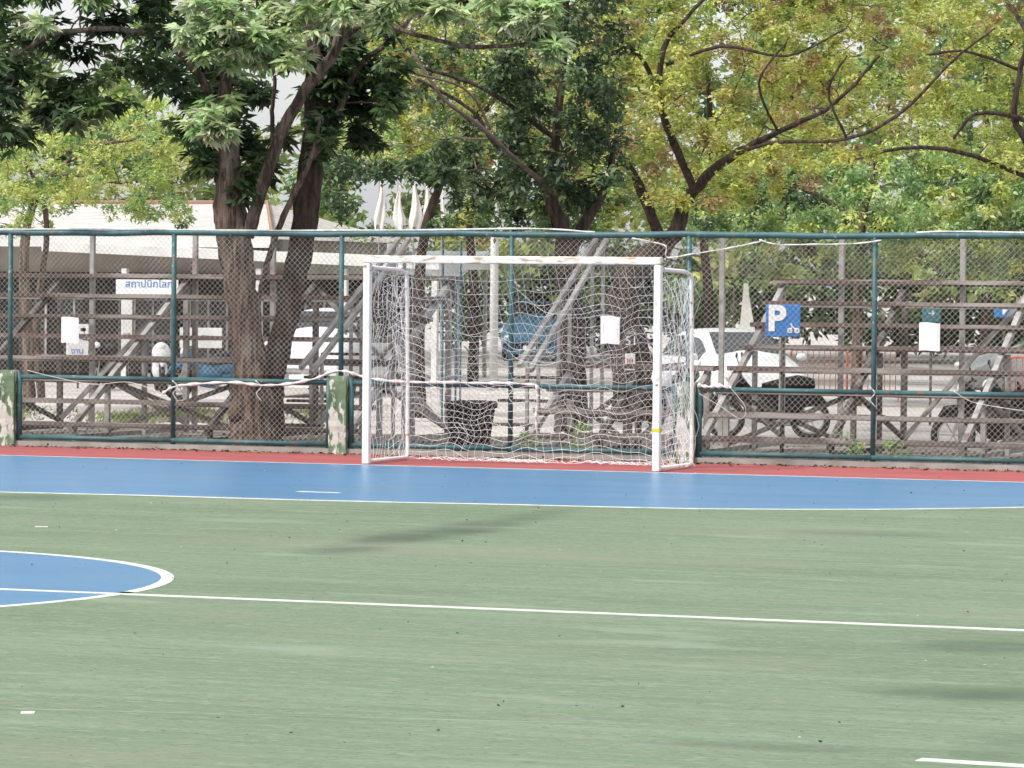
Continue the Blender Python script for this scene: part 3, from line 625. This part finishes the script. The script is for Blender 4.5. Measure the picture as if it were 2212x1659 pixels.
cl+=region([(960,560),(3200,560),(3200,740),(960,740)],(110,125),260,(40,60),80,dk+md+md)  # lower clumps tinted darker: shade under the trees put into leaf colour
o=leaf_obj('distant_wood',cl,None,(0,80,0),.36,.2,flat=.8); o['kind']='stuff'
# grass
V=[];Fc=[]
for i in range(14000):
    px=random.uniform(-200,720); dp=random.uniform(59.5,65.5)+1.2*math.sin(px*.02); p=foot(px,dp)
    if math.sin(p.x*1.7+p.y*.9)+random.gauss(0,.5)<0: continue
    a=random.random()*6.28; hh=.09*random.uniform(.4,1.3); dx,dy=math.cos(a)*.02,math.sin(a)*.02; k=len(V)
    V+=[(p.x-dx,p.y-dy,p.z),(p.x+dx,p.y+dy,p.z),(p.x+random.gauss(0,.05),p.y+random.gauss(0,.05),p.z+hh)]; Fc.append((k,k+1,k+2))
b=B(); b.v=V; b.f=Fc; b.m=[0]*len(Fc); o=b.obj('grass',grassm,None,(0,0,GZ)); o['kind']='stuff'
for (px,py,Y) in((1140,960,2.7),(1930,980,2.75),(1250,930,3.0),(1850,985,2.6)):
    p=onY(px,py,Y); c_=[((p.x+random.gauss(0,.07),p.y+random.gauss(0,.05),.08+random.random()*.22),.07,30,pick(bg_)) for i in range(6)]
    e=empty('weed',(p.x,p.y,0),label='small green weed growing behind the fence',category='weed',group='weeds behind the fence')
    b=B()
    for i in range(5): b.tube([(p.x,p.y,0),(p.x+random.gauss(0,.05),p.y,.15),(c_[i][0])],.003,4)
    b.obj('stem',twig,e,(p.x,p.y,0)); leaf_obj('leaves',c_,e,(p.x,p.y,0),.06,.02)
cl=[]
for i in range(300):
    y=random.choice([random.uniform(1000,1100),random.uniform(1030,1250),random.uniform(1030,1640)]); p=onG(random.uniform(0,2212),y); cl.append(((p.x,p.y,.009),.01,1,random.choice([(.09,.06,.03),(.3,.26,.12),(.04,.035,.03),(.4,.38,.25)])))
o=leaf_obj('fallen_leaves',cl,None,(0,0,0),.020,.013,flat=.1,sq=(1,1,.1)); o['kind']='stuff'
cl=[]
for i in range(900):
    x=random.uniform(-7,9); cl.append(((x,FY-.15-abs(random.gauss(0,.12)),.012),.02,1,random.choice([(.09,.06,.03),(.2,.15,.08),(.04,.035,.03)])))
for i in range(2000):
    cl.append(((random.uniform(-9,9),random.uniform(2.4,7.5),-.02),.02,1,random.choice([(.12,.07,.04),(.22,.15,.08),(.06,.045,.03)])))
o=leaf_obj('leaf_litter',cl,None,(0,0,0),.05,.03,flat=.1,sq=(1,1,.1)); o['kind']='stuff'
# ------------------------------------------------------------------ building
q=84.
p=foot(560,q)
be=empty('building',(p.x,p.y,GZ),label='single storey cream building with pale tile roof and open veranda',category='building'); bo=(p.x,p.y,GZ)
Yb=p.y
def bx(px,Y=Yb): return Xat(px,Y,560)
xL=bx(-500); xR=bx(590); zE=onY(300,515,Yb).z; zR=onY(250,440,Yb+4).z
b=B(); b.box(((xL+xR)/2,Yb+4.2,(GZ+zE)/2),(xR-xL-.6,6.,zE-GZ-.01)); b.obj('wall',wallm,be,bo)
b=B(); x2=bx(415)
vs=[(xL,Yb,zE),(xR,Yb,zE),(xR,Yb+8,zE),(xL,Yb+8,zE),(xL,Yb+4,zR),(x2,Yb+4,zR)]
b.add(vs,[(0,1,5,4),(1,2,5),(2,3,4,5),(0,4,3),(3,2,1,0)]); b.obj('roof',roofm,be,bo)
b=B(); b.tube([(xL,Yb+4,zR+.02),(x2,Yb+4,zR+.02),(xR,Yb,zE+.03)],.06,6); b.obj('ridge_cap',nmat('ridge_red',(.30,.18,.14),None,scale=3),be,bo)
b=B(); b.box(((xL+xR)/2,Yb-.02,zE-.08),(xR-xL,.05,.22)); b.obj('fascia',whitep,be,bo)
ca=onY(90,522,Yb-1.6); cb=onY(948,562,Yb-1.6)
b=B(); vs=[]
for P_ in(ca,cb):
    for dy,dz in((0,-.20),(0,0),(3.2,.02),(3.2,-.18)): vs.append((P_.x,P_.y+dy,P_.z+dz))
b.add(vs,[(3,2,1,0),(4,5,6,7),(1,5,4,0),(2,6,5,1),(3,7,6,2),(0,4,7,3)]); b.obj('canopy',whitep,be,bo)
for px in(-20,270,560,745,940):
    x=Xat(px,Yb-1.4,650); b=B(); zz=onY(px,560,Yb-1.4).z-.2; b.box((x,Yb-1.4,(GZ+zz)/2),(.12,.12,zz-GZ)); b.obj('column',whitep,be,bo)
x0=Xat(-60,Yb+1.1); x1=Xat(900,Yb+1.1)
b=B(); b.box(((x0+x1)/2,Yb+1.0,(GZ+2.0)/2),(x1-x0,.1,2.0-GZ-.02)); b.obj('shop_front_shade',dark,be,bo)  # near-black panel: shade of the interior under the canopy put into its colour
for px,wd in((60,.9),(160,.8),(330,.9),(450,.9),(700,.9),(800,.9)):
    x=Xat(px,Yb+.9); e2=B(); e2.box((x,Yb+.93,.75),(wd,.04,1.3)); wo=e2.obj('window',glass,be,bo)
    e2=B()
    for dx in(-wd/2,0,wd/2): e2.box((x+dx,Yb+.90,.75),(.05,.03,1.36))
    for dz in(.08,1.42): e2.box((x,Yb+.885,dz),(wd,.03,.05))
    e2.obj('window_frame',steel,be,bo)
p=foot(900,90); e=empty('shed',(p.x,p.y,GZ),label='small shed with pale corrugated roof and open front',category='shed')
b=B()
for i in range(40): b.beam((-1.3+i*.065,-.6,2.35),(-1.3+i*.065,1.4,2.95),.04,.03)
b.add([(-1.33,-.6,2.33),(1.3,-.6,2.33),(1.3,1.4,2.93),(-1.33,1.4,2.93)],[(0,1,2,3)]); b.obj('roof',nmat('corrugated',(.42,.46,.5),None,scale=2,rough=.5),e)
for dx in(-1.2,1.2):
    for dy in(-.5,1.3):
        b=B(); b.box((dx,dy,1.15+(.25 if dy>0 else 0)),(.08,.08,2.3+(.5 if dy>0 else 0))); b.obj('post',steel,e)
# ------------------------------------------------------------------ signs
def sign(px0,py0,px1,py1,dep,mat,label,txts=(),posts=(0,),thick=.04,cat='sign',poleh=.45,gz=GZ):
    w_=(px1-px0)*dep/F; h=(py1-py0)*dep/F; c_=at((px0+px1)/2,(py0+py1)/2,dep)
    e=empty('sign',(c_.x,c_.y,gz),rz=TH*.8,label=label,category=cat)
    b=B(); b.box((0,0,c_.z-gz),(w_,thick,h)); o=b.obj('panel',mat,e); bv=o.modifiers.new('b','BEVEL'); bv.width=.008
    for k,pxo in enumerate(posts):
        b=B(); b.tube([(pxo*w_,thick/2+.03,0),(pxo*w_,thick/2+.03,c_.z-gz+h*poleh)],.022,8); b.obj('pole',steeld,e)
    for (s_,dx,dz,size,m) in txts: text(s_,'lettering',m,size,e,(dx*w_,-thick/2-.004,c_.z-gz+dz*h),off=.014 if s_=='P' else 0)
    return e,c_,w_,h
e,c_,w_,h=sign(1654,658,1729,728,dY(1690,4.55),signb,'blue parking sign with white letter P and motorcycle symbol',[('P',-.19,.04,.38,paper)],posts=(0,),thick=.02,gz=.0)
b=B(); zc=c_.z-h*.30
for dx in(.20,.40): b.torus((dx*w_,-.018,zc),.022,.008)
b.tube([(.20*w_,-.018,zc),(.27*w_,-.018,zc+.04),(.40*w_,-.018,zc)],.010,6); b.tube([(.27*w_,-.018,zc+.04),(.22*w_,-.018,zc+.08)],.008,6); b.obj('motorcycle_symbol',paper,e)
sign(250,592,386,636,80,paper,'white shop sign with blue Thai lettering',[('สถาปนิกโลก',0.03,0,.205,signb)],posts=(-.45,.45))
sign(1992,658,2032,696,62,teal,'small teal road sign on a pole',[('→',0,0,.14,paper)])
sign(2148,660,2192,686,66,signb,'small blue road sign on a pole',[('P',0,0,.12,paper)])
sign(1346,712,1382,752,52,steeld,'grey plate with white number 51 under the tree',[('51',0,-.12,.17,paper),('สนาม',0,.34,.06,paper)])
sign(1350,764,1372,800,52,paper,'small white board with red stripes',[('III',0,0,.12,redp)])
sign(262,640,286,762,78,whitep,'tall narrow white banner with red and yellow notice',[('37',0,-.2,.14,redp)])
sign(143,700,192,778,79,whitep,'white notice board with blue Thai lettering',[('ป้าย',0,.15,.17,signb),('งาน',0,-.25,.17,signb)])
sign(388,708,480,752,78,whitep,'white counter board with blue Thai lettering',[('ศูนย์บริการ',0,0,.15,signb)],posts=(-.4,.4))
sign(558,745,582,806,70,signb,'blue standing board with white stripe',[('I',0,0,.3,paper)])
e=empty('canvas_screen',foot(1612,74),label='curved white canvas screen standing behind the parked car',category='screen')
b=B(); vs=[]; n=10
for i in range(n+1):
    t=i/n; vs+=[(-.22+.16*t,0.05*math.sin(t*3),1.5*t+.75),(.02+.30*(1-t)**1.6,.1*math.sin(t*3),1.5*t+.75)]
b.add(vs,[(2*i,2*i+1,2*i+3,2*i+2) for i in range(n)]); o=b.obj('canvas',whitep,e); m_=o.modifiers.new('s','SOLIDIFY'); m_.thickness=.03
b=B(); b.tube([(-.26,.05,0),(-.26,.05,2.2)],.03,8)
b.tube([(-.26,.0,1.6),(-.5,0,1.6)],.02,6); b.tube([(-.42,.0,1.2),(-.42,0,2.1)],.02,6); b.obj('frame',steeld,e)
# ------------------------------------------------------------------ poles, flags
p=foot(1067,80); e=empty('utility_pole',p,label='tall round white painted utility pole',category='pole')
b=B(); b.tube([(0,0,0),(0,0,3),(0,0,6.8)],[.09,.085,.06],12); b.obj('shaft',whitep,e,smooth=True)
b=B(); b.box((0,0,6.2),(1.0,.08,.08)); b.tube([(-.4,0,6.23),(-.4,0,6.4)],.04,8); b.tube([(.4,0,6.23),(.4,0,6.4)],.04,8); b.obj('crossarm',steel,e)
for (px,py0,py1) in((817,388,498),(857,400,498),(891,392,500),(917,402,498),(952,394,500)):
    dp=70; p=foot(px,dp); zt=at(px,py0,dp).z-GZ; zb_=at(px,py1,dp).z-GZ
    e=empty('flag',p,label='furled pale flag hanging on a thin pole',category='flag',group='furled flags in a row')
    b=B(); b.tube([(0,0,0),(0,0,zt+.05)],.012,6); b.obj('pole',steel,e)
    b=B(); n=22; vs=[]; m=20; f_=random.uniform(.95,1.2) if px<940 else .35
    for i in range(n+1):
        t=i/n; rr=.010+(.075*(t/.78)**1.1 if t<.78 else .075*(1-(t-.78)*1.6))*f_
        for j in range(m):
            a=2*math.pi*j/m; k=1+.55*math.sin(4*a+t*3+px)
            vs.append((.03+rr*k*math.cos(a)+.025*math.sin(t*5+px),rr*k*.8*math.sin(a),zt-(zt-zb_)*t-(.10*math.cos(2*a+px) if i==n else .05*math.cos(2*a+px)*t)))
    b.add(vs,[(i*m+j,i*m+(j+1)%m,(i+1)*m+(j+1)%m,(i+1)*m+j) for i in range(n) for j in range(m)]+[tuple(range(m-1,-1,-1)),tuple(n*m+j for j in range(m))]); b.obj('cloth',flagm,e,smooth=True)
e=empty('steel_frame',foot(975,62),label='blue steel post frame standing in the yard',category='frame')
b=B()
for dx,hh in((-.15,2.9),(.08,2.3),(.16,2.9)): b.tube([(dx,0,0),(dx,0,hh)],.018,8)
b.tube([(-.15,0,2.2),(.16,0,2.2)],.015,8); b.tube([(-.15,0,1.3),(.16,0,1.3)],.015,8); b.obj('tube_frame',tblue,e)
# ------------------------------------------------------------------ vehicles
def wheel(e,x,y,r=.31,w_=.19):
    b=B(); b.torus((0,0,0),r-.07,.085,n=28,m=10); o=b.obj('wheel',rubber,e,smooth=True); o.location=(x,y,r)
    b=B(); b.cyl((0,-w_/2+.02,0),(0,w_/2-.02,0),r-.10,20); b.obj('rim',chrome,o)
def vehicle(name,label,cat,loc,rz,paint,st,wx,glx,ws,rear,lampx,group='vehicles parked in the yard'):
    e=empty(name,loc,rz,label=label,category=cat,group=group)
    b=B(); vs=[]
    for (x,zt,wt,zs,wsd) in st:
        half=[(wt*.0,zt+.02),(wt*.6,zt+.012),(wt,zt-.03),(wsd,zs),(wsd+.015,zs-.18 if zs>.6 else zs-.05),(wsd+.01,.38),(wsd-.06,.22),(0,.2)]
        vs+=[(x,-y,z) for y,z in half]+[(x,y,z) for y,z in half[-2:0:-1]]
    m=14; n=len(st)
    fs=[(i*m+j,i*m+(j+1)%m,(i+1)*m+(j+1)%m,(i+1)*m+j) for i in range(n-1) for j in range(m)]+[tuple(range(m)),tuple((n-1)*m+j for j in range(m-1,-1,-1))]
    b.add(vs,fs); o=b.obj('body',paint,e,smooth=True)
    ed=o.modifiers.new('s','SUBSURF'); ed.levels=1; ed.render_levels=1
    def lerp(x):
        for i in range(n-1):
            if st[i][0]<=x<=st[i+1][0]:
                t=(x-st[i][0])/(st[i+1][0]-st[i][0]); return [st[i][k]+(st[i+1][k]-st[i][k])*t for k in range(5)]
        return list(st[-1])
    for sg in(-1,1):
        for (ga,gb) in glx:
            b=B(); vs=[]; N_=6
            for i in range(N_+1):
                x=ga+(gb-ga)*i/N_; _,zt,wt,zs,wd=lerp(x)
                for t in(.08,.80):
                    vs.append((x,sg*(wd+(wt-wd)*t+.008),zs+(zt-.03-zs)*t))
            b.add(vs,[(2*i,2*i+1,2*i+3,2*i+2) for i in range(N_)]); b.obj('side_window',glass,e)
    for (nm,(xa,xb)) in(('windshield',ws),('rear_window',rear)):
        A=lerp(xa);E=lerp(xb); b=B(); sgn=1 if nm=='windshield' else -1; vs=[]
        for Q in(A,E):
            for k in(-.88,-.4,0,.4,.88): vs.append((Q[0]+sgn*.03,k*Q[2],Q[1]+.025))
        b.add(vs,[(i,i+1,i+6,i+5) for i in range(4)]); b.obj(nm,glass,e)
    for sg in(-1,1):
        b=B(); b.ell((lampx[0],sg*.58,.68),(.09,.15,.07)); b.obj('headlight',lampm,e,smooth=True)
        b=B(); b.ell((lampx[1],sg*.66,.82),(.05,.10,.10)); b.obj('tail_light',tail,e,smooth=True)
        b=B(); b.ell((ws[1]-.1,sg*.98,1.0),(.06,.10,.07)); b.obj('mirror',paint,e,smooth=True)
        for x in wx: wheel(e,x,sg*.76)
    b=B(); b.box((lampx[0]+.07,0,.42),(.06,1.2,.14)); b.obj('grille',black,e)
    b=B(); b.box((lampx[0]+.105,0,.40),(.01,.36,.10)); b.obj('number_plate',paper,e)
    return e
hatch=[(-2.0,.62,.66,.52,.70),(-1.97,.98,.68,.85,.80),(-1.75,1.28,.60,.95,.83),(-1.45,1.43,.59,.97,.85),(-.5,1.48,.60,.97,.86),(.3,1.42,.59,.96,.86),(1.02,1.03,.68,.93,.85),(1.55,.92,.66,.82,.82),(1.92,.76,.60,.66,.76),(2.02,.5,.58,.46,.68)]
sedan=[(-2.2,.62,.66,.52,.70),(-2.15,.98,.68,.86,.80),(-1.6,1.03,.66,.94,.83),(-1.1,1.36,.58,.96,.85),(-.4,1.45,.59,.97,.86),(.3,1.40,.58,.96,.86),(1.05,1.02,.68,.93,.85),(1.65,.90,.66,.80,.82),(2.1,.74,.60,.64,.76),(2.2,.5,.58,.46,.68)]
pick_=[(-2.4,.95,.78,.85,.80),(-2.38,1.05,.80,1.0,.84),(-.75,1.06,.80,1.02,.85),(-.68,1.62,.62,1.05,.86),(-.2,1.72,.64,1.05,.87),(.45,1.66,.63,1.05,.87),(1.12,1.14,.70,1.03,.86),(1.9,1.04,.70,.92,.84),(2.25,.86,.66,.76,.80),(2.35,.55,.6,.5,.74)]
vehicle('car','white hatchback car parked beside the bleacher','car',foot(1580,67),math.radians(-55),carw,hatch,(-1.25,1.28),((-1.4,-.45),(-.38,.75)),(.35,1.0),(-1.9,-1.5),(1.93,-1.97))
vehicle('car','silver sedan parked behind an orange barrier','car',foot(2310,76),math.radians(200),cars,sedan,(-1.3,1.35),((-1.25,-.4),(-.33,.8)),(.35,1.0),(-1.55,-1.15),(2.1,-2.15))
vehicle('pickup_truck','white pickup truck parked near the building','pickup truck',foot(715,76),math.radians(-82),carw,pick_,(-1.5,1.45),((-.6,.9),),(.5,1.08),(-.74,-.69),(2.25,-2.38))
vehicle('pickup_truck','small blue pickup truck parked beyond the goal','pickup truck',foot(1160,112),math.radians(-75),carb,pick_,(-1.5,1.45),((-.6,.9),),(.5,1.08),(-.74,-.69),(2.25,-2.38))
def moto(loc,rz,paint,label):
    e=empty('motorcycle',loc,rz,label=label,category='motorcycle',group='parked motorcycles')
    for x in(-.62,.62):
        b=B(); b.torus((0,0,0),.25,.045,n=28,m=8); o=b.obj('wheel',rubber,e,smooth=True); o.location=(x,0,.295)
        b=B(); b.torus((0,0,0),.20,.015,n=20,m=6)
        for k in range(6): b.tube([(0,0,0),(.2*math.cos(k*1.047),0,.2*math.sin(k*1.047))],.008,4)
        b.obj('rim',chrome,o)
    b=B(); b.tube([(.62,.06,.30),(.48,.06,.80),(.42,.04,.98)],.018,6); b.tube([(.62,-.06,.30),(.48,-.06,.80),(.42,-.04,.98)],.018,6); b.obj('front_fork',chrome,e)
    b=B(); b.ell((.05,0,.45),(.30,.16,.22)); b.tube([(.42,0,.85),(.25,0,.58),(0,0,.36),(-.35,0,.42),(-.6,0,.62)],[.08,.12,.11,.11,.06],10); b.ell((.46,0,.78),(.12,.19,.22)); b.ell((-.42,0,.60),(.36,.13,.14)); b.obj('body',paint,e,smooth=True)
    b=B(); b.tube([(.08,0,.74),(-.2,0,.76),(-.45,0,.80),(-.68,0,.82)],[.07,.13,.14,.07],10); b.obj('seat',black,e,smooth=True)
    b=B(); b.tube([(.34,-.34,1.02),(.40,-.12,1.0),(.42,0,.98),(.40,.12,1.0),(.34,.34,1.02)],.016,6)
    for sg in(-1,1): b.tube([(.38,sg*.25,1.02),(.42,sg*.3,1.2)],.007,5); b.ell((.42,sg*.31,1.22),(.015,.06,.04))
    b.obj('handlebar',black,e)
    b=B(); b.ell((.52,0,.90),(.06,.09,.08)); b.obj('headlight',lampm,e,smooth=True)
    b=B(); b.tube([(.80,0,.52),(.72,0,.62),(.58,0,.64),(.45,0,.55)],[.03,.06,.06,.04],8); b.obj('mudguard',paint,e,smooth=True)
    b=B(); b.tube([(-.85,0,.5),(-.75,0,.62),(-.55,0,.64)],[.03,.05,.05],8); b.obj('mudguard',paint,e,smooth=True)
    b=B(); b.tube([(.05,-.12,.25),(-.3,-.15,.22),(-.7,-.16,.32)],[.02,.035,.045],8); b.obj('exhaust',chrome,e,smooth=True)
    return e
moto(foot(2165,50.5),math.radians(195),black,'black motorcycle parked behind the bleacher')
moto(foot(2215,52.2),math.radians(180),black,'black motorcycle parked behind the bleacher')
moto(foot(1660,56),math.radians(190),black,'black motorcycle parked in front of the white car')
moto(foot(455,72),math.radians(-140),carb,'dark blue motorcycle parked by the building')
moto(foot(345,77),math.radians(-60),carw,'white motorcycle parked by the building')
moto(foot(1460,60),math.radians(-100),carw,'white scooter parked behind the goal')
moto(foot(225,78),math.radians(-80),black,'black motorcycle parked by the shop front')
first=None
for px,dp,rz in((1770,74,.05),(1900,75,.0),(2250,68,.0)):
    if first is None:
        first=empty('barrier',foot(px,dp),rz,label='orange metal crowd barrier with vertical bars',category='barrier',group='orange barriers in the yard')
        b=B(); b.tube([(-.55,0,.15),(-.55,0,.95),(-.5,0,1.0),(.5,0,1.0),(.55,0,.95),(.55,0,.15)],.024,8); b.tube([(-.55,0,.2),(.55,0,.2)],.018,6); b.obj('frame',orange,first)
        b=B()
        for k in range(9): b.tube([(-.44+k*.11,0,.2),(-.44+k*.11,0,1.0)],.009,5)
        b.tube([(-.46,0,.2),(.46,0,.2)],.010,5); b.obj('bars',orange,first)
        for dx in(-.45,.45):
            b=B(); b.tube([(dx,-.25,0),(dx,-.2,.1),(dx,0,.18),(dx,.2,.1),(dx,.25,0)],.015,6); b.obj('foot',orange,first)
    else: copy_thing(first,foot(px,dp),rz)
